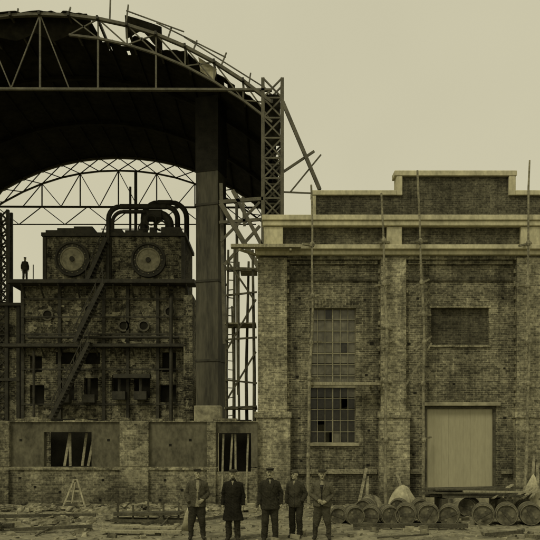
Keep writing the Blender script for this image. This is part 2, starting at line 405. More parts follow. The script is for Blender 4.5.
w = MB(); w.box(fx(287)+.1, fx(380)-.1, FY - .06, FY - .003, fz(281), fz(277)); w.box(fx(405)+.1, fx(515)-.1, FY - .06, FY - .003, fz(281), fz(277)); w.obj('string_band', 'brick_dark', bld)
w = MB(); w.box(fx(266), fx(672), FY - .05, FY + .35, fz(247.9), fz(228)); w.obj('attic_parapet_wall', 'brick_dark', bld)
w = MB()
for a, b in ((264, 283), (386, 401), (519, 538), (655, 674)): w.box(fx(a), fx(b), FY - .22, FY - .053, fz(247.9), fz(228))
w.obj('attic_piers', 'concrete', bld, bevel=.02)
w = MB(); w.box(fx(263), fx(675), FY - .30, FY + .5, fz(227.9), fz(223)); w.box(fx(262), fx(676), FY - .36, FY + .55, fz(222.9), fz(217.5)); w.obj('attic_coping', 'concrete', bld, bevel=.02)
def gx(u): return (u - 270) / 24
def gz(u): return 2.6 + (435 - u) / 24
GY = 29.17; zb = fz(254)
w = MB()
w.box(gx(314), gx(597), GY, GY + .4, zb, gz(196)); w.box(gx(402), gx(508), GY, GY + .4, gz(196), gz(177))
w.obj('stepped_gable_wall', 'brick_dark', bld)
w = MB()
w.box(gx(311), gx(396), GY - .12, GY + .5, gz(195.9), gz(191)); w.box(gx(515), gx(600), GY - .12, GY + .5, gz(195.9), gz(191))
w.box(gx(396.1), gx(402), GY - .12, GY + .5, gz(196), gz(176.9)); w.box(gx(508.1), gx(514.9), GY - .12, GY + .5, gz(196), gz(176.9))
w.box(gx(394), gx(516), GY - .14, GY + .5, gz(176.8), gz(171.5))
w.box(gx(311), gx(316), GY - .1, GY - .003, zb, gz(196.1))
w.obj('gable_coping', 'concrete', bld, bevel=.02)
for k, (a, b, c, d) in enumerate(WIN):
    zs = fz(386)
    w = MB(); W = 6
    nr = 7
    for i in range(W):
        for j in range(nr):
            x0 = a + (b - a) * i / W; z0 = zs + .05 + (d - zs - .08) * j / nr; hh = (d - zs - .08) / nr; tl = U(-.006, .006)
            w.box(x0 + .012, x0 + (b - a) / W - .012, FY + .205 + tl, FY + .21 + tl, z0 + .01, z0 + hh - .01, 1 if R() < .04 else 0)
    w.obj('glass_upper', ['glass', 'glass_dark'], bld)
    w = MB()
    for i in range(W):
        for j in range(5):
            if (i, j) in ((1, 1), (4, 3), (2, 0)): continue
            x0 = a + (b - a) * i / W; z0 = c + (zs - c) * j / 5; tl = U(-.006, .006)
            w.box(x0 + .02, x0 + (b - a) / W - .02, FY + .2 + tl, FY + .21 + tl, z0 + .02, z0 + (zs - c) / 5 - .02, 1 if R() < .12 else 0)
    w.obj('glass_lower', ['glass_dark', 'glass'], bld)
    w = MB()
    for i in range(W + 1):
        x0 = a + (b - a) * i / W; t = .05 if i in (0, W, 3) else .022
        w.box(x0 - t * .5, x0 + t * .5, FY + .15, FY + .193, c, d)
    for j in range(13):
        z0 = c + (d - c) * j / 12; t = .05 if j in (0, 12, 8) else .022
        w.box(a, b, FY + .147, FY + .190, z0 - t * .5 + .001, z0 + t * .5)
    w.box(a, b, FY + .10, FY + .186, zs - .06, zs + .05)
    w.obj('window_frame', 'frame', bld)
    w = MB(); w.box(a - .12, b + .12, FY - .1, FY + .14, c - .12, c - .002); w.obj('window_sill', 'footing', bld, bevel=.01)
    w = MB(); n = 17
    for i in range(n):
        x0 = a - .15 + (b - a + .3) * i / n; t = (i + .5) / n * 2 - 1
        w.beam((x0 + .05, FY + .01, d + .0), (x0 + .05 + t * .06, FY + .01, d + .30 + .03 * (1 - t * t)), .085, .05)
    w.obj('flat_arch_lintel', 'brick', bld)
    w = MB(); w.beam((a - .5, FY + 1.6, c + .6), (b + .6, FY + 2.2, c + 1.6), .16); w.box(a + .1, a + .8, FY + 1, FY + 1.6, c - 1.5, c + .7); w.beam((b - .3, FY + 1, c - 1), (b - .5, FY + 1.2, c + 2), .12)
    w.obj('stored_timber', 'wood', bld)
for a, b, c, d in BRK:
    w = MB(); w.box(a, b, FY + .16, FY + .4, c, d); w.obj('bricked_window', 'brick_dark', bld)
    w = MB(); w.box(a - .05, b + .05, FY - .06, FY + .13, c - .09, c - .002); w.box(a - .06, b + .06, FY - .03, FY + .1, d + .002, d + .07); w.obj('bricked_window_trim', 'brick_light', bld, bevel=.01)
a, b, c, d = DOOR[0]
w = MB()
npl = 9
for i in range(npl):
    x0 = a + .09 + (b - a - .18) * i / npl; x1 = a + .09 + (b - a - .18) * (i + 1) / npl
    w.box(x0, x1 - .003, FY + .12 + U(0, .006), FY + .16, c + .05, d - .1)
w.obj('door_leaf', 'door', bld)
w = MB(); w.box(a, a + .085, FY + .04, FY + .2, c, d); w.box(b - .085, b, FY + .04, FY + .2, c, d); w.box(a + .086, b - .086, FY + .04, FY + .2, d - .095, d)
w.obj('door_frame', 'wood_dark', bld)
w = MB(); w.box(a - .12, b + .14, FY - .12, FY + .1, d + .002, d + .13); w.box(a-.03, b+.03, FY-.3, FY+.2, .0, c-.002); w.obj('door_lintel_and_step', 'footing', bld, bevel=.01)
w = MB()
for (u, v) in ((298, 300), (298, 345), (298, 420), (366, 300), (372, 345), (366, 430), (415, 300), (412, 345), (415, 395), (506, 300), (505, 372), (506, 420), (297, 375), (365, 372), (455, 380), (300,460), (366,462), (412,452)):
    u += U(-3, 3); v += U(-4, 4); k = U(.6, 1.1)
    w.box(fx(u) - .07 * k, fx(u) + .07 * k, FY - .004, FY + .01, fz(v) - .06 * k, fz(v) + .05 * k)
w.obj('putlog_hole_patches', 'dark', bld)  # flat dark patches paint the shade of holes, no recess is cut

w = MB(); w.box(fx(306), fx(380), FY - .55, FY - .28, fz(386), fz(383))
w.beam((fx(312), FY - .4, fz(386.5)), (fx(312), FY - .0, fz(386.5)), .07); w.beam((fx(370), FY - .4, fz(386.7)), (fx(370), FY, fz(386.7)), .07)
w.obj('scaffold_plank', 'wood')
w = MB(); w.box(fx(232), fx(300), FY - .85, FY - .55, fz(253), fz(250)); w.beam((fx(240), FY - .8, fz(255)), (fx(262), FY + .3, fz(255)), .08); w.beam((fx(290), FY - .8, fz(254.8)), (fx(290), FY - .49, fz(254.8)), .08)
w.obj('scaffold_plank', 'wood')

def pole(u0, u1, vtop, arms, y=FY - .75):
    w = MB(); pts = []; rs = []
    n = 14; H = fz(vtop); ph = R() * 6
    def cx(t): return fx(u0) + (fx(u1) - fx(u0)) * t + .05 * math.sin(t * 7 + ph) + .02 * math.sin(t * 19 + ph)
    for i in range(n):
        t = i / (n - 1)
        pts.append((cx(t), y + .02 * math.sin(t * 9), -.1 + (H + .1) * t)); rs.append(.062 - .028 * t + U(-.004, .004))
    w.loft(pts, rs, n=8)
    for (v, du, dv) in arms:
        z = fz(v); x = cx(z / H)
        w.beam((x - .36, y - .07, z - du), (x + .40, y + .65, z + dv), .07)
        w.ell((x, y, z), (.09, .09, .12), n=8, m=6); w.beam((x, y - .05, z), (x + U(-.05, .05), y - .06, z - U(.2, .5)), .02)
    w.obj('scaffold_pole', 'wood_pole', smooth=False)
pole(308, 311, 192, ((250, .0, .1), (300, .15, .2), (345, .0, .1), (380, .0, .05), (455, 0, .1)))
pole(384, 380, 200, ((246, .12, .12), (288, .1, .15), (330, .05, .0), (345, .2, .2), (383, .0, 0), (440, 0, .1)))
pole(421, 415, 178, ((247, .05, .2), (287, .2, .25), (318, .05, .1), (345, .3, .3), (385, .0, .2), (440, 0, .1)))
pole(518, 523, 168, ((249, .1, .2), (345, .0, .1), (290, 0, .1), (385, .2, .1), (430, .1, .1)))
pole(640, 644, 185, ((249, .1, .2), (345, .0, .1)))
w = MB(); w.beam((fx(398), FY - .45, fz(395)), (fx(428), FY - .6, fz(345)), .06); w.beam((fx(405), FY - .45, fz(330)), (fx(425), FY - .65, fz(303)), .05); w.obj('scaffold_brace', 'wood_pole')

# ------------------------------------------------------------------ low brick wall
LY = 25.2
def lx(u): return (u - 270) / 27.78
def lz(u): return 2.6 + (435 - u) / 27.78
lw = empty('brick_wall')
LO = [(lx(43), lx(91), lz(467), lz(432)), (lx(217), lx(251), lz(470), lz(433))]
w = MB(); wall_with_openings(w, lx(-420), lx(257.5), lz(467), lz(422), LY + .08, LY + .42, [(LO[0][0], LO[0][1], lz(467), lz(432)), (LO[1][0], LO[1][1], lz(467), lz(433))])
w.obj('upper_wall', 'plaster_dark', lw)
w = MB(); w.box(lx(-420), LO[1][0], LY, LY + .5, 0, lz(468.2)); w.box(LO[1][0], LO[1][1], LY, LY + .5, 0, lz(472)); w.box(LO[1][1], lx(257.5), LY, LY + .5, 0, lz(468.2)); w.obj('lower_wall', 'brick_low', lw)
w = MB(); w.box(lx(-420), LO[1][0]-.02, LY - .06, LY + .07, lz(470), lz(466.8)); w.obj('ledge', 'brick_light', lw, bevel=.01)
w = MB()
for a, b in ((-130, -100), (-8, 10), (120, 149), (207, 216)):
    w.box(lx(a), lx(b), LY - .14, LY - .002, 0, lz(470.2)); w.box(lx(a), lx(b), LY - .08, LY + .078, lz(466.7), lz(421))
w.obj('piers', 'brick_low', lw, bevel=.015)
w = MB(); x = lx(-420)
while x < lx(257):
    L = U(.2, .7); h = U(.02, .13) if R() < .75 else U(.12, .24)
    w.box(x, min(x + L - .01, lx(257.5)), LY + .02, LY + .45, lz(422) + .002, lz(422) + h); x += L
w.obj('ragged_coping', 'brick_low', lw)
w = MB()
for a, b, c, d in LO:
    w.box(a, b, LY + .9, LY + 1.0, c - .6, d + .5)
w.obj('opening_shade_sheets', 'dark', lw)  # near-black sheets added behind the openings as their painted shade
w = MB()
for i, (u, t) in enumerate(((62, 4), (68, -2), (80, 3), (86, 5))):
    w.beam((lx(u), LY + .3, lz(467) + .02), (lx(u + t), LY + .5, lz(433)), .09, .04)
for i, (u, t) in enumerate(((222, 1), (229, 3), (236, -1), (246, 2))):
    w.beam((lx(u), LY - .15, lz(500)), (lx(u + t), LY + .25, lz(434)), .07, .04)
w.obj('planks_in_openings', 'wood_pole', lw)
w = MB()
for (u, v) in ((20, 478), (35, 487), (103, 480), (60, 492), (165, 480), (182, 490), (20, 440), (108, 440), (170, 445), (190, 440), (160, 500), (100, 500)):
    w.box(lx(u) - .05, lx(u) + .05, LY - .004 if v > 468 else LY + .076, LY + .1, lz(v) - .05, lz(v) + .04)
w.obj('wall_hole_patches', 'dark', lw)  # dark patches coloured as shaded holes, the wall stays solid

# ------------------------------------------------------------------ hangar shell
hg = empty('steel_hangar_shell')
CX = -13.53; HW = 13.65; Y0 = 41.2; Y1 = 62.5; ZT = 23.0
def prof(u): return 27.35 - 5.2 * abs(u) ** 2.15
def hx(u): return CX + HW * u
def truss(y, front):
    N = 16; T = MB(); L = MB()
    top = [Vector((hx(-1 + 2 * i / N), y, prof(-1 + 2 * i / N))) for i in range(N + 1)]
    inn = [Vector((p.x, y, p.z - 1.15)) for p in top]
    for i in range(N):
        T.beam(top[i], top[i + 1], .17, .22)
        if front and i < 9: continue
        T.beam(inn[i], inn[i + 1], .12, .16)
        L.beam(top[i], inn[i + 1], .07)
        if not front or i % 2: L.beam(inn[i], top[i + 1], .07)
    T.beam((hx(-1), y, ZT), (hx(1), y, ZT - .1), .13, .2)
    for i in range(1, N):
        lo = top[i] if (front and i <= 9) else inn[i]
        if front and i > 9: L.beam(top[i], inn[i], .08)
        if i % 2 == 0 and lo.z > ZT + .4:
            L.beam(lo, (lo.x, y, ZT), .10)
            if not front or i < 10:
                for s in (-1, 1): L.beam(lo, (top[i + s].x, y, ZT), .07)
    T.obj('truss_chords', 'steel_grey', hg); L.obj('truss_web', 'steel_grey', hg)
truss(Y0, True); truss(Y1, False)
w = MB()
for y in (Y0 + 7.2, Y0 + 14.2):
    N = 24
    for i in range(N): w.beam((hx(-1 + 2 * i / N), y, prof(-1 + 2 * i / N) - .1), (hx(-1 + 2 * (i + 1) / N), y, prof(-1 + 2 * (i + 1) / N) - .1), .2, .3)
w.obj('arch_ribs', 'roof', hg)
w = MB(); w2 = MB()
for i in range(17):
    u = -1 + i / 8
    if u > 1: break
    w2.box(hx(u) - .06, hx(u) + .06, Y0 - .3, Y0 + 3, prof(u) - .14, prof(u) + .06)
    w.box(hx(u) - .05, hx(u) + .05, Y0 + 3.002, Y1 + .3, prof(u) - .06, prof(u) + .06)
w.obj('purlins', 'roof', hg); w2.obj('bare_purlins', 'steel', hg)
w = MB()
for u, h, dx in ((.30, 1.5, .0), (.37, 1.3, .1), (.55, .8, .2), (.66, .7, .2), (.78, .9, .3), (.9, .8, .1), (-.1, .5, 0), (.12, .6, .1)):
    w.beam((hx(u), Y0, prof(u)), (hx(u) + dx, Y0 + .2, prof(u) + h), .08)
for u0, u1, k in ((.37, .62, .9), (.5, .8, .75), (.62, .97, .6)):
    w.beam((hx(u0), Y0 + .1, prof(u0) + k), (hx(u1), Y0 + .1, prof(u1) + k), .06)
w.obj('broken_purlin_stubs', 'steel_grey', hg)
w = MB(); NU = 120; NY = 36
def yfront(u):
    j = noise.noise(Vector((u * 9, 0, 5))) * 1.0 + noise.noise(Vector((u * 31, 2, 5))) * .5
    if u < .205: return Y0 - .2 + max(0, j * .5)
    if u < .36: return Y0 + 2.8 + j * .8
    return Y0 + 1.4 + j * .9 + .6 * max(0, u - .6)
ids = {}
for i in range(NU + 1):
    u = -1.02 + 2.04 * i / NU; yf = yfront(u)
    for j in range(NY + 1):
        t = j / NY; y = yf + (Y1 + .3 - yf) * t
        ids[i, j] = len(w.v); w.v.append((hx(u), y, prof(min(1.02,abs(u))) + .12 + .03 * noise.noise(Vector((u * 20, y, 0)))))
for i in range(NU):
    u = -1.02 + 2.04 * (i + .5) / NU
    for j in range(NY):
        hole = (j < 2 and u > .2 and noise.noise(Vector((u * 22, j * .8, 9))) > .36)
        if hole: continue
        w.quad((ids[i, j], ids[i + 1, j], ids[i + 1, j + 1], ids[i, j + 1]))
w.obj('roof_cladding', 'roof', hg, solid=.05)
w = MB()
def sheet(us, z_off, y, h):
    st = len(w.v)
    for u in us: w.v.append((hx(u), y, prof(u) + z_off)); w.v.append((hx(u), y + .3, prof(u) + z_off - h(u)))
    for i in range(len(us) - 1): w.quad((st + 2 * i, st + 2 * i + 2, st + 2 * i + 3, st + 2 * i + 1))
sheet([.36 + .02 * i for i in range(9)], .75, Y0 + .35, lambda u: .9 + .35 * math.sin(u * 40))
sheet([-1 + .04 * i for i in range(31)], .1, Y0 + .5, lambda u: 1.0 + .5 * noise.noise(Vector((u * 12, 0, 0))))
w.obj('torn_sheets', 'roof', hg, solid=.04)
w = MB()
for sx in (1, -1):
    X = hx(sx) + sx * .05
    for k in range(18):
        y = Y0 + 1.5 + k * 1.15
        w.box(min(X, X + .04 * sx), max(X, X + .04 * sx), y, y + 1.14, 15.5 + 1.5 * noise.noise(Vector((k * .7, sx, 0))), 22.2)
w.obj('side_sheeting', 'roof', hg)
w = MB()
w.v += [(hx(.68), Y0 + .25, prof(.68) - .1), (hx(.76), Y0 + .25, prof(.76) - .2), (hx(.75), Y0 + .2, prof(.75) - 1.0), (hx(.69), Y0 + .2, prof(.69) - .9)]; w.quad((0, 1, 2, 3)); w.obj('loose_light_sheet', 'concrete', hg, solid=.03)
def lattice_col(x0, x1, y, z0, z1, dep=.9, name='lattice_column'):
    w = MB()
    for x in (x0, x1):
        for yy in (y, y + dep): w.beam((x, yy, z0), (x, yy, z1), .2, .2)
    n = max(2, int((z1 - z0) / (x1 - x0) / 1.0)); h = (z1 - z0) / n
    for i in range(n):
        a = z0 + i * h
        for yy in (y - .04, y + dep + .04):
            w.beam((x0, yy, a), (x1, yy, a + h), .09); w.beam((x1, yy + .01, a), (x0, yy + .01, a + h), .09); w.beam((x0, yy, a), (x1, yy, a), .09)
        w.beam((x0, y, a), (x0, y + dep, a + h), .08); w.beam((x1, y, a), (x1, y + dep, a + h), .08)
    w.obj(name, 'steel_grey' if y < 45 else 'steel', hg)
for yy in (Y0, Y0 + 7.2, Y0 + 14.2, Y1):
    lattice_col(-.42, .72, yy, 0, 23.6 if yy == Y0 else 22.3)
    lattice_col(2 * CX - .72, 2 * CX + .42, yy, 0, 22.5)
w = MB()
w.box(-.3, .6, Y0 + .3, Y0 + .34, 19.8, 22.8)
w.box(-.28, .58, Y0 + 7.6, Y0 + 7.64, 0, 22); w.box(-.28, .58, Y1 + .3, Y1 + .34, 0, 22)
w.obj('column_plates', 'roof', hg)
w = MB()
w.beam((.75, Y0, 22.2), (2.9, Y0 - .4, 16.9), .2)
w.beam((.8, Y0, 18.1), (2.6, Y0, 19.3), .13); w.beam((1.2, Y0, 16.9), (3.0, Y0, 19.1), .08); w.beam((.8, Y0, 16.9), (3.1, Y0, 16.8), .08)
w.obj('outrigger_brace', 'steel_grey', hg)
w = MB()
w.beam((-2.9, Y0, 16.2), (-.5, Y0, 12.2), .26); w.beam((-2.2, Y0, 17.0), (-.4, Y0, 13.6), .2); w.beam((-3.0, Y0, 16.3), (-.4, Y0, 16.5), .2)
w.beam((-3.0, Y0, 15.1), (-.4, Y0, 15.3), .16); w.beam((-2.9, Y0, 14.0), (-.6, Y0, 16.3), .14); w.beam((-1.6, Y0, 16.6), (-1.5, Y0, 14.9), .16)
w.beam((-2.7, Y0, 12.6), (-.6, Y0, 14.9), .16); w.beam((-2.6, Y0, 12.4), (-.4, Y0, 12.3), .2)
w.beam((-2.9, Y0+.3, 17.5), (-2.7, Y0+.3, 8), .2); w.beam((-2.0, Y0+.6, 17), (-1.9, Y0+.6, 5), .16)
w.obj('bracket_framing', 'steel_grey', hg)
lattice_col(-19.9, -19.1, 51, 0, 19.0, .7)
w = MB()
for u in (-.8, -.5, -.2, .1, .4, .7):
    w.beam((hx(u), Y1, ZT), (hx(u + .15), Y1, ZT - 1.6), .07); w.beam((hx(u + .3), Y1, ZT), (hx(u + .15), Y1, ZT - 1.6), .07)
w.beam((hx(-.8), Y1, ZT - 1.6), (hx(.9), Y1, ZT - 1.6), .08)
w.obj('gable_bracing', 'steel_grey', hg)

# ------------------------------------------------------------------ flue duct
dc = empty('flue_duct'); dx, dy = -3.9, 46.4
ang = math.radians(-62); rf = (math.cos(ang), math.sin(ang), 0)
w = MB(); w.loft([(dx, dy, 3 + i * 1.05) for i in range(17)], 1.08, n=4, ref=rf); w.obj('duct_shell', 'duct', dc)
w = MB(); w.loft([(dx, dy, 19.8 + i * 1.05) for i in range(5)] + [(dx, dy, 24.7)], 1.12, n=4, ref=rf); w.obj('duct_top_shade', 'dark', dc)  # upper duct coloured near black to merge into the roof's painted shade
w = MB()
for z in (3.2, 7.4, 12.6, 17.6): w.loft([(dx, dy, z), (dx, dy, z + .14)], 1.15, n=4, ref=rf)
w.obj('flanges', 'steel', dc)
w = MB(); w.box(dx - 1.0, dx + .75, dy - 1.3, dy + 1.1, 0, 4.5); w.obj('concrete_footing', 'footing', dc, bevel=.05)

# ------------------------------------------------------------------ boiler
bo = empty('industrial_boiler')
w = MB()
LOWOP = [(bx(a), bx(b), bz(d), bz(c)) for a, b, c, d in ((56, 76, 352, 364), (84, 100, 352, 364), (112, 128, 375, 398), (134, 150, 375, 398), (60, 74, 378, 400), (84, 98, 378, 400), (162, 176, 352, 372), (30, 42, 356, 372), (160, 176, 385, 402), (30, 44, 385, 404))]
wall_with_openings(w, bx(22), bx(188), 0, bz(286), BY, BY + .6, LOWOP)
w.box(bx(22), bx(188), BY + .6, BY + 6, 0, bz(286) - .003)
w.box(bx(41), bx(183), BY + .7, BY + 6, bz(286), bz(234))
w.obj('brick_setting', 'brick_boiler', bo)
w = MB(); w.box(bx(39), bx(185), BY + .45, BY + 6.2, bz(234) + .002, bz(230.5)); x = bx(42)
while x < bx(180):
    L = U(.4, 1.4)
    if R() < .6: w.box(x, x + L, BY + .8, BY + 1.6, bz(230.4), bz(230.5) + U(.1, .55))
    x += L + U(.05, .5)
w.box(bx(55), bx(92), BY+.5, BY+4, bz(230.3), bz(226)); w.box(bx(160), bx(180), BY+.5, BY+4, bz(230.3), bz(225))
w.obj('top_capping', 'steel', bo)
w = MB()
w.box(bx(12), bx(196), BY - 1.1, BY + .5, bz(286), bz(282.5)); w.box(bx(12), bx(40), BY + .5, BY + 4, bz(286), bz(282.5))
w.box(bx(6), bx(190), BY - .8, BY - .002, bz(348), bz(345))
for u in range(26, 190, 18):
    w.beam((bx(u), BY - 1.0, bz(287)), (bx(u), BY, bz(298)), .1)
    w.beam((bx(u), BY - .7, bz(348.5)), (bx(u), BY, bz(356)), .09)
w.obj('platforms', 'steel', bo)
w = MB()
for u in (23, 60, 104, 128, 158, 187): w.box(bx(u) - .11, bx(u) + .11, BY - .16, BY - .003, 0, bz(287))
for u in (42, 108, 182): w.box(bx(u) - .12, bx(u) + .12, BY + .5, BY + .697, bz(282), bz(235))
for v in (300, 318, 335, 370, 405): w.box(bx(22), bx(188), BY - .20, BY - .165, bz(v), bz(v) + .09)
w.obj('buckstays', 'steel', bo)
w = MB()
def daub(x, z, ww, hh, y):
    n = 13; st = len(w.v)
    for q in range(n):
        a = 2 * math.pi * q / n; rr = U(.45, 1.1); w.v.append((x + ww * .6 * rr * math.cos(a), y, z + hh * .6 * rr * math.sin(a)))
    w.f.append(tuple(range(st, st + n))); w.m.append(0)
for k in range(80):
    x = bx(U(26, 180)); z = bz(U(290, 405)); ww, hh = U(.15, .8), U(.15, .6)
    if any(o[0] - .6 < x < o[1] + .6 and o[2] - .5 < z < o[3] + .5 for o in LOWOP): continue
    daub(x, z, ww, hh, BY - .004 - k * .0006)
for k in range(26):
    u = U(46, 178); v = U(236, 280)
    if min(abs(u - 70), abs(u - 147)) < 24 and abs(v - 257) < 24: continue
    daub(bx(u), bz(v), U(.2, .9), U(.2, .8), BY + .695 - k * .0006)
w.obj('lagging_patches', 'lagging', bo)
w = MB()
for u, v in ((70, 257), (147, 258)):
    w.lathe_y((bx(u), BY + .55, bz(v)), [(0, -.12), (.18, -.12), (.18, .0), (.3, 0), (.75, .0), (.8, -.06), (.86, -.06), (.9, .02), (1.08, .02), (1.12, -.1), (1.25, -.1), (1.27, .15)], mis=[1, 1, 0, 0, 0, 0, 0, 1, 1, 1, 1])
    for k in range(16):
        a = k * math.pi / 8; w.ell((bx(u) + math.cos(a) * .99, BY + .55, bz(v) + math.sin(a) * .99), (.05, .05, .05), 0, 6, 4)
w.obj('drum_heads', ['disc', 'steel'], bo)
w = MB()
for u, v in ((124, 326), (144, 326), (90, 310), (48, 315), (170, 312)):
    w.lathe_y((bx(u), BY - .08, bz(v)), [(0, 0), (.25, 0), (.3, -.08), (.42, -.08), (.42, .08)], mis=[1, 1, 2, 2], n=18)
w.obj('inspection_ports', ['disc', 'dark', 'steel_grey'], bo)
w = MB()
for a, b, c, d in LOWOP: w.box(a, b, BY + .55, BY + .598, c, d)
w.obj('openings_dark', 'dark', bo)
w = MB()
def stair(u0, v0, u1, v1, y):
    p = Vector((bx(u0), y, bz(v0))); q = Vector((bx(u1), y, bz(v1)))
    for dy in (0, .8):
        w.beam(p + Vector((0, dy, 0)), q + Vector((0, dy, 0)), .26, .06)
        w.beam(p + Vector((0, dy, .95)), q + Vector((0, dy, .95)), .06)
    n = int(abs(q.z - p.z) / .25)
    for i in range(n):
        c = p.lerp(q, i / n); w.box(c.x - .13, c.x + .13, y + .03, y + .77, c.z, c.z + .04)
        if i % 4 == 0: w.beam(c, c + Vector((0, 0, .95)), .05)
stair(95, 346, 58, 420, BY - 1.9); stair(108, 288, 80, 345, BY - 1.6); stair(88, 284, 108, 240, BY - .6)
w.obj('stairs', 'steel', bo)
w = MB()
for u, v in ((121, 392), (142, 392), (66, 395), (91, 395)):
    w.box(bx(u) - .45, bx(u) + .45, BY - .8, BY - .17, bz(v + 8), bz(v))
    w.loft([(bx(u), BY - .5, bz(v)), (bx(u), BY - .5, bz(v - 16))], .12, n=8)
w.box(bx(116), bx(152), BY - .95, BY - .22, bz(379), bz(375))
w.loft([(bx(30), BY - .4, bz(338)), (bx(180), BY - .4, bz(338))], .1, n=8)
w.loft([(bx(172), BY - .45, 0), (bx(172), BY - .45, bz(300)), (bx(172), BY + .3, bz(292))], .13, n=8)
w.loft([(bx(36), BY - .45, 0), (bx(36), BY - .45, bz(352))], .1, n=8)
w.loft([(bx(107), BY + .3, bz(286)), (bx(107), BY + .3, bz(222))], .14, n=8)
w.obj('fittings', 'steel', bo, smooth=False)
w = MB()
for u in (14, 38): w.beam((bx(u), BY - 1.0, bz(282)), (bx(u), BY - 1.0, bz(282) + 1), .05)
w.obj('railing', 'steel', bo)
w = MB()
def arch(uA, uB, v0, v1, r, y, rc=1.1):
    a, b, z0, z1 = bx(uA), bx(uB), bz(v0), bz(v1); P = [(a, y, z0), (a, y, z1 - rc)]
    for k in range(1, 7): t = k / 6 * math.pi / 2; P.append((a + rc * (1 - math.cos(t)), y, z1 - rc + rc * math.sin(t)))
    for k in range(0, 7): t = k / 6 * math.pi / 2; P.append((b - rc + rc * math.sin(t), y, z1 - rc + rc * math.cos(t)))
    P.append((b, y, z0)); w.loft(P, r, n=10)
arch(99, 172, 232, 193, .2, BY + 3, .9); arch(105, 150, 232, 201, .14, BY + 2.4, .8); arch(133, 180, 232, 184, .2, BY + 4, 1.2); arch(139, 166, 232, 205, .3, BY + 2, .9)
w.loft([(bx(143), BY + 2, bz(207)), (bx(158), BY + 2, bz(207))], .45, n=12)
w.loft([(bx(125), BY + 4, bz(232)), (bx(125), BY + 4, bz(150))], .12, n=8)
w.loft([(bx(118), BY + 4.4, bz(232)), (bx(118), BY + 4.4, bz(165))], .09, n=8)
w.loft([(bx(45), BY + 4.4, bz(232)), (bx(45), BY + 4.4, bz(222)), (bx(60), BY + 4.4, bz(220))], .09, n=8)
for u, v in ((148, 214), (158, 220), (140, 222)): w.lathe_y((bx(u), BY + 1.4, bz(v)), [(.3, 0), (.38, -.05), (.42, 0), (.38, .05), (.3, 0)], n=16)
for i in range(5): w.beam((bx(100 + i * 17), BY + 1, bz(232)), (bx(100 + i * 17), BY + 1, bz(225)), .07)
w.beam((bx(98), BY + 1, bz(225)), (bx(182), BY + 1, bz(225)), .06)
w.obj('steam_pipes', 'steel', bo, smooth=False)
sf = empty('furnace_block')
w = MB(); w.box(bx(-130), bx(16), BY + 1, BY + 9, 0, bz(304)); w.obj('brick_body', 'brick_boiler', sf)
w = MB(); w.box(bx(-132), bx(18), BY + .6, BY + 9.2, bz(304) + .003, bz(301))
for u in (2, -20, -60, 14): w.box(bx(u) - .12, bx(u) + .12, BY + .8, BY + .997, 0, bz(304))
for v in (345, 380): w.box(bx(-130), bx(16), BY + .7, BY + .797, bz(v), bz(v) + .2)
w.obj('steelwork', 'steel', sf)
w = MB(); w.box(-5.8, -5.2, 47, 49.5, 0, 12.0); w.box(-5.2, -3, 49, 50, 0, 6.5); w.obj('side_furnace_wall', 'brick_boiler', sf)

# ------------------------------------------------------------------ timber scaffold tower
tw = empty('timber_scaffold_tower')
w = MB(); s_ = 22.; TY = 31.8
tx = lambda u: (u - 270) / s_; tz = lambda v: 2.6 + (435 - v) / s_
for u, v, y, r in ((227, 250, 0, .06), (233, 240, .9, .07), (240, 262, 0, .05), (247, 255, 1.2, .07), (254, 250, 0, .07), (231, 300, 1.5, .05)):
    w.loft([(tx(u), TY + y, 0), (tx(u + U(-2, 2)), TY + y, tz(v) * .5), (tx(u + U(-2, 2)), TY + y, tz(v))], [r * 1.3, r * 1.1, r * .8], n=7)
for v in (270, 296, 340, 380, 408): w.beam((tx(225), TY - .08, tz(v)), (tx(257), TY - .08, tz(v + U(-5, 5))), .08)
for v in range(262, 430, 9): w.beam((tx(228), TY + .1, tz(v + U(-1, 1))), (tx(234), TY + .1, tz(v)), .04)
w.beam((tx(227), TY - .1, tz(350)), (tx(256), TY - .1, tz(300)), .08); w.beam((tx(227), TY - .1, tz(400)), (tx(256), TY - .1, tz(352)), .08)
w.beam((tx(254), TY - .1, tz(300)), (tx(228), TY - .1, tz(262)), .08)
w.obj('poles_and_ledgers', 'wood_dark', tw)
w = MB(); w.box(tx(225), tx(256), TY, TY + 1.3, tz(324), tz(322.5)); w.box(tx(240), tx(257), TY + .1, TY + 1.2, tz(270), tz(268)); w.box(tx(224), tx(257), TY + .1, TY + 1.2, tz(409), tz(407)); w.obj('decks', 'wood_pole', tw)

# ------------------------------------------------------------------ barrels
def barrel(x, y, r, L, yaw):
    w = MB(); pr = [(0, .05), (r * .9, .05), (r * .9, 0), (r * .97, 0)]; mis = [1, 0, 2]
    for i in range(1, 12):
        t = i / 12; bulge = r * (.97 + .06 * math.sin(math.pi * t))
        if i in (2, 4, 8, 10): pr += [(bulge, L * (t - .03)), (bulge + .012, L * (t - .03)), (bulge + .012, L * (t + .03)), (bulge, L * (t + .03))]; mis += [0, 2, 2, 2]
        else: pr.append((bulge, L * t)); mis.append(0)
    pr += [(r * .97, L), (r * .9, L), (r * .9, L - .05), (0, L - .05)]; mis += [0, 2, 0, 1]
    w.lathe_y((0, -L / 2, 0), pr, mis=mis, n=26)
    w.lathe_y((r * .45, -L / 2 + .03, r * .3), [(0, 0), (.035, 0), (.035, .03)], mi=2, n=10)
    w.box(-r * .88, r * .88, -L / 2 + .035, -L / 2 + .051, -.05, .05, 0)
    o = w.obj('barrel', ['barrel', 'barrel_head', 'hoop'])
    o.matrix_world = Matrix.Translation((x, y, r - .01 + gh(x, y))) @ Matrix.Rotation(yaw, 4, 'Z') @ Matrix.Rotation(U(0, 6.28), 4, 'Y')
S = 34.6
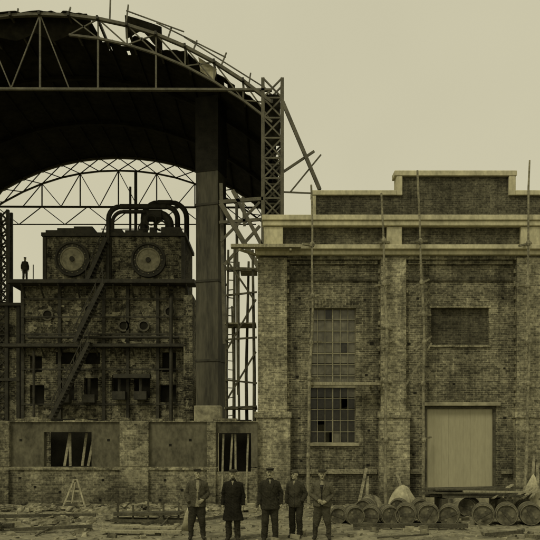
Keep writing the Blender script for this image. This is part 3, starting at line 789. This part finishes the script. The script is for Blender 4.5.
for u, dy, r in ((341, .3, .24), (355, 0, .27), (373, .05, .27), (390, .0, .27), (408, -.05, .30), (430, -.1, .31), (452, -.05, .29), (486, -.1, .31), (509, -.15, .31), (533, -.1, .31), (556, 0, .3)):
    x = (u - 270) / S; barrel(x, 20.6 + dy, r, .85, -math.atan2(x, 20.4) + random.gauss(0, .07))
for u in (366, 400, 420, 470, 500, 524): barrel((u - 270) / 31, 22.6 + U(-.1, .2), .28, .85, -math.atan2((u - 270) / 31, 22.6) + U(-.3, .3))
w = MB()
for i in range(16):
    x0 = 5.2 + U(-.4, .5); z = .62 + (i // 4) * .075; y = 22.2 + (i % 4) * .2
    w.beam((x0 - .1, y, z + U(0, .03)), (x0 + 2.5 + U(-.3, .4), y + U(-.1, .1), z + U(-.02, .06)), .06, .18)
for x in (5.5, 7.3): w.box(x - .1, x + .1, 22.0, 23.0, -.05, .58)
w.obj('timber_stack', 'wood_dark')
w = MB()
for i in range(7): w.beam((7.0 + i * .3, 21.9 + U(0, .2), .6), (7.5 + i * .3 + U(-.2, .3), 22.4, .95 + U(-.1, .1)), .05, .14)
w.beam((6.0, 21.7, .85), (9.8, 21.9, .8), .05, .16)
w.obj('plank_pile', 'wood')
def tarp(x, y, r, h, name='tarpaulin_heap', mat='sack', pw=.5, lum=.10):
    w = MB(); n = 48; m = 14
    for j in range(m + 1):
        t = j / m
        for k in range(n):
            a = 2 * math.pi * k / n; fold = 1 + (.06 * math.sin(a * 9 + x) + .05 * math.sin(a * 17)) * (1 - t * .3)
            rr = r * (1 - t) ** pw * fold * (1 + .5 * noise.noise(Vector((math.cos(a) * 1.2 + x, math.sin(a) * 1.2, t * 2)))) + .001
            zz = h * t + lum * noise.noise(Vector((math.cos(a) * 3, math.sin(a) * 3 + t * 4, x))) * (1 - t)
            w.v.append((x + rr * math.cos(a) + .18 * r * t, y + rr * .8 * math.sin(a), zz))
    for j in range(m):
        for k in range(n): w.quad((j * n + k, j * n + (k + 1) % n, (j + 1) * n + (k + 1) % n, (j + 1) * n + k))
    w.obj(name, mat, smooth=True)
tarp((400 - 270) / 30.5, 22.9, .50, .98)
tarp((527 - 270) / 30.5, 22.6, .42, 1.35, pw=.75)
tarp((370 - 270) / 30.5, 23.6, .6, .6, mat='rubble', name='sand_heap')
tarp((452 - 270) / 29, 24.0, .9, .6, mat='rubble', name='sand_heap')
w = MB()
for a, b, z in ((3.1, 3.5, 1.4), (3.4, 3.55, 1.1), (4.9, 4.6, 1.2), (9.2, 9.6, 1.9), (9.5, 9.7, 1.6)):
    w.beam((a, 24.7, 0), (b, 25.45, z), .1, .04)
w.obj('leaning_planks', 'wood_pole')

# ------------------------------------------------------------------ rubble and debris
def rock(w, x, y, r, z=0):
    st = len(w.v); sx, sy, sz = U(.6, 1.3), U(.6, 1.3), U(.35, .8); a0 = R() * 6; c, s = math.cos(a0), math.sin(a0)
    for (a, b, d) in ((-1, -1, -.6), (1, -1, -.6), (1, 1, -.6), (-1, 1, -.6), (-.7, -.7, .7), (.7, -.7, .7), (.7, .7, .7), (-.7, .7, .7)):
        a = (a + U(-.35, .35)) * sx * r; b = (b + U(-.35, .35)) * sy * r; d = (d + U(-.25, .35)) * sz * r
        w.v.append((x + a * c - b * s, y + a * s + b * c, z + d + r * .2))
    for q in ((0, 3, 2, 1), (4, 5, 6, 7), (0, 1, 5, 4), (1, 2, 6, 5), (2, 3, 7, 6), (3, 0, 4, 7)): w.quad([st + i for i in q])
w = MB()
for i in range(2600):
    x = U(-9.8, 10.5); y = 16.2 + 9 * R() ** .9
    if abs(x) < 2.2 and y < 18.0 and R() < .5: continue
    rock(w, x, y, U(.012, .045) if R() < .87 else U(.05, .11), gh(x, y))
for i in range(700):
    x = U(-9.8, -.5); y = LY - .2 - abs(random.gauss(0, .6)); rock(w, x, y, U(.04, .14), gh(x, y) + .08 * R())
for i in range(450):
    x = U(0, 10.5); y = FY - .5 - abs(random.gauss(0, .6)); rock(w, x, y, U(.04, .12), gh(x, y) + .05 * R())
for cx, cy, n_, s_2 in ((-8.6, 18.2, 60, .5), (-3.6, 22.5, 70, .6), (-6.0, 21, 50, .7), (2.6, 21.5, 50, .4), (8.5, 18.6, 50, .6)):
    for i in range(n_):
        x = random.gauss(cx, s_2); y = random.gauss(cy, s_2 * .7); rock(w, x, y, U(.05, .14), gh(x, y) + U(0, .12))
for i in range(60):
    x = U(-9.5, 9.5); y = U(17, 25); a = R() * 3; w.beam((x, y, gh(x, y) + .05), (x + .24 * math.cos(a), y + .24 * math.sin(a), gh(x, y) + .05 + U(0, .04)), .11, .07)
w.obj('rubble', 'rubble')
w = MB(); wd_ = MB()
for i in range(56):
    x = U(-9.8, -2.3) if R() < .6 else U(2.2, 10); y = U(17.0, 24.6); a = random.gauss(0, .9); L = U(.3, 1.5)
    (w if R() < .4 else wd_).beam((x, y, gh(x, y) + .03), (x + L * math.cos(a), y + L * math.sin(a), gh(x, y) + .04 + U(0, .22)), .04 if R() < .6 else .09, .03)
w.obj('scattered_timber', ['wood_pole']); wd_.obj('scattered_timber', ['wood_dark'])
w = MB()
w.beam((-4.4, 18.3, .09), (-2.3, 18.1, .10), .05, .22); w.beam((-4.2, 18.8, .16), (-2.5, 18.6, .13), .05, .2)
w.obj('long_plank', 'wood')
w = MB(); w.beam((-10, 19.4, .1), (-7.0, 19.1, .12), .14); w.beam((-6.9, 18.6, .08), (-4.8, 18.9, .14), .09); w.beam((-9.4, 21.4, .1), (-5.4, 21.7, .12), .1); w.beam((2.3, 19.4, .1), (5.4, 19.1, .12), .12); w.obj('round_log', 'wood_dark')
w = MB(); w.beam((-4.6, 20.9, .25), (-2.6, 20.7, .3), .08, .5); w.beam((-4.7, 20.6, .08), (-2.4, 20.4, .08), .08); w.beam((-4.7, 21.1, .08), (-2.4, 20.9, .08), .08)
for k in range(5): w.beam((-4.5 + k * .45, 20.7, .1), (-4.5 + k * .45, 20.7, .5 + U(0, .2)), .05)
w.obj('hand_sledge', 'wood_dark')
w = MB(); P = []
for k in range(90):
    a = k * .28; P.append((-7.7 + (.55 + .03 * math.sin(k)) * math.cos(a), 18.6 + .45 * math.sin(a), .08 + k * .0022))
w.loft(P, .035, n=7); w.obj('hose_coil', 'barrel_head', smooth=True)
w = MB()
w.beam((-7.2, 24.2, 0), (-6.85, 24.5, 1.05), .06); w.beam((-6.35, 24.2, 0), (-6.75, 24.5, 1.05), .06); w.beam((-7.0, 24.9, 0), (-6.82, 24.5, 1.05), .05); w.beam((-6.5, 24.9, 0), (-6.78, 24.5, 1.05), .05)
w.beam((-7.1, 24.28, .3), (-6.45, 24.28, .3), .05); w.beam((-7.0, 24.38, .65), (-6.6, 24.38, .65), .05); w.beam((-6.9, 24.2, 0), (-6.8, 24.45, .95), .04)
w.obj('wooden_trestle', 'wood')
w = MB(); w.loft([(-2.25, 19.0, 0), (-2.2, 19.0, .45), (-2.12, 19.0, .8)], [(.16, .06), (.11, .05), (.03, .03)], n=10); w.obj('canvas_bundle', 'sack', smooth=True)

# ------------------------------------------------------------------ sky, sun, camera
wd = bpy.data.worlds.new('World'); scene.world = wd; wd.use_nodes = True
nt = wd.node_tree; bg = nt.nodes['Background']
sky = nt.nodes.new('ShaderNodeTexSky'); sky.sky_type = 'NISHITA'; sky.sun_disc = False
EL = math.radians(52); AZ = math.radians(215)
sky.sun_elevation = EL; sky.sun_rotation = AZ
bw = nt.nodes.new('ShaderNodeRGBToBW'); nt.links.new(sky.outputs[0], bw.inputs[0])
val = maprange(nt, bw.outputs[0], 0, 14, 5.6, 7.6)      # haze: overcast evens the sky out
tc = nt.nodes.new('ShaderNodeTexCoord')
cl = maprange(nt, nnoise(nt, tc.outputs['Generated'], 2.2, 3), .3, .7, .96, 1.04)
val = mathn(nt, 'MULTIPLY', val, cl)
cc = nt.nodes.new('ShaderNodeCombineColor')
for i, k in enumerate((1, .943, .67)): nt.links.new(mathn(nt, 'MULTIPLY', val, k), cc.inputs[i])
nt.links.new(cc.outputs[0], bg.inputs['Color']); bg.inputs['Strength'].default_value = .1
sl = bpy.data.lights.new('sun', 'SUN'); sl.energy = 1.1; sl.angle = math.radians(14); sl.color = (1, .94, .70)
so = bpy.data.objects.new('sun', sl); scene.collection.objects.link(so)
dirv = Vector((math.sin(AZ) * math.cos(EL), math.cos(AZ) * math.cos(EL), math.sin(EL)))
so.rotation_euler = dirv.to_track_quat('Z', 'Y').to_euler()
scene.view_settings.view_transform = 'Standard'; scene.view_settings.look = 'None'; scene.view_settings.exposure = 0
cd = bpy.data.cameras.new('camera'); co = bpy.data.objects.new('camera', cd); scene.collection.objects.link(co)
cd.sensor_width = 36; cd.lens = 36 * 700 / 540; cd.shift_y = 165 / 540; cd.clip_end = 3000
co.location = (0, 0, 2.6); co.rotation_euler = (math.radians(90), 0, 0)
scene.camera = co
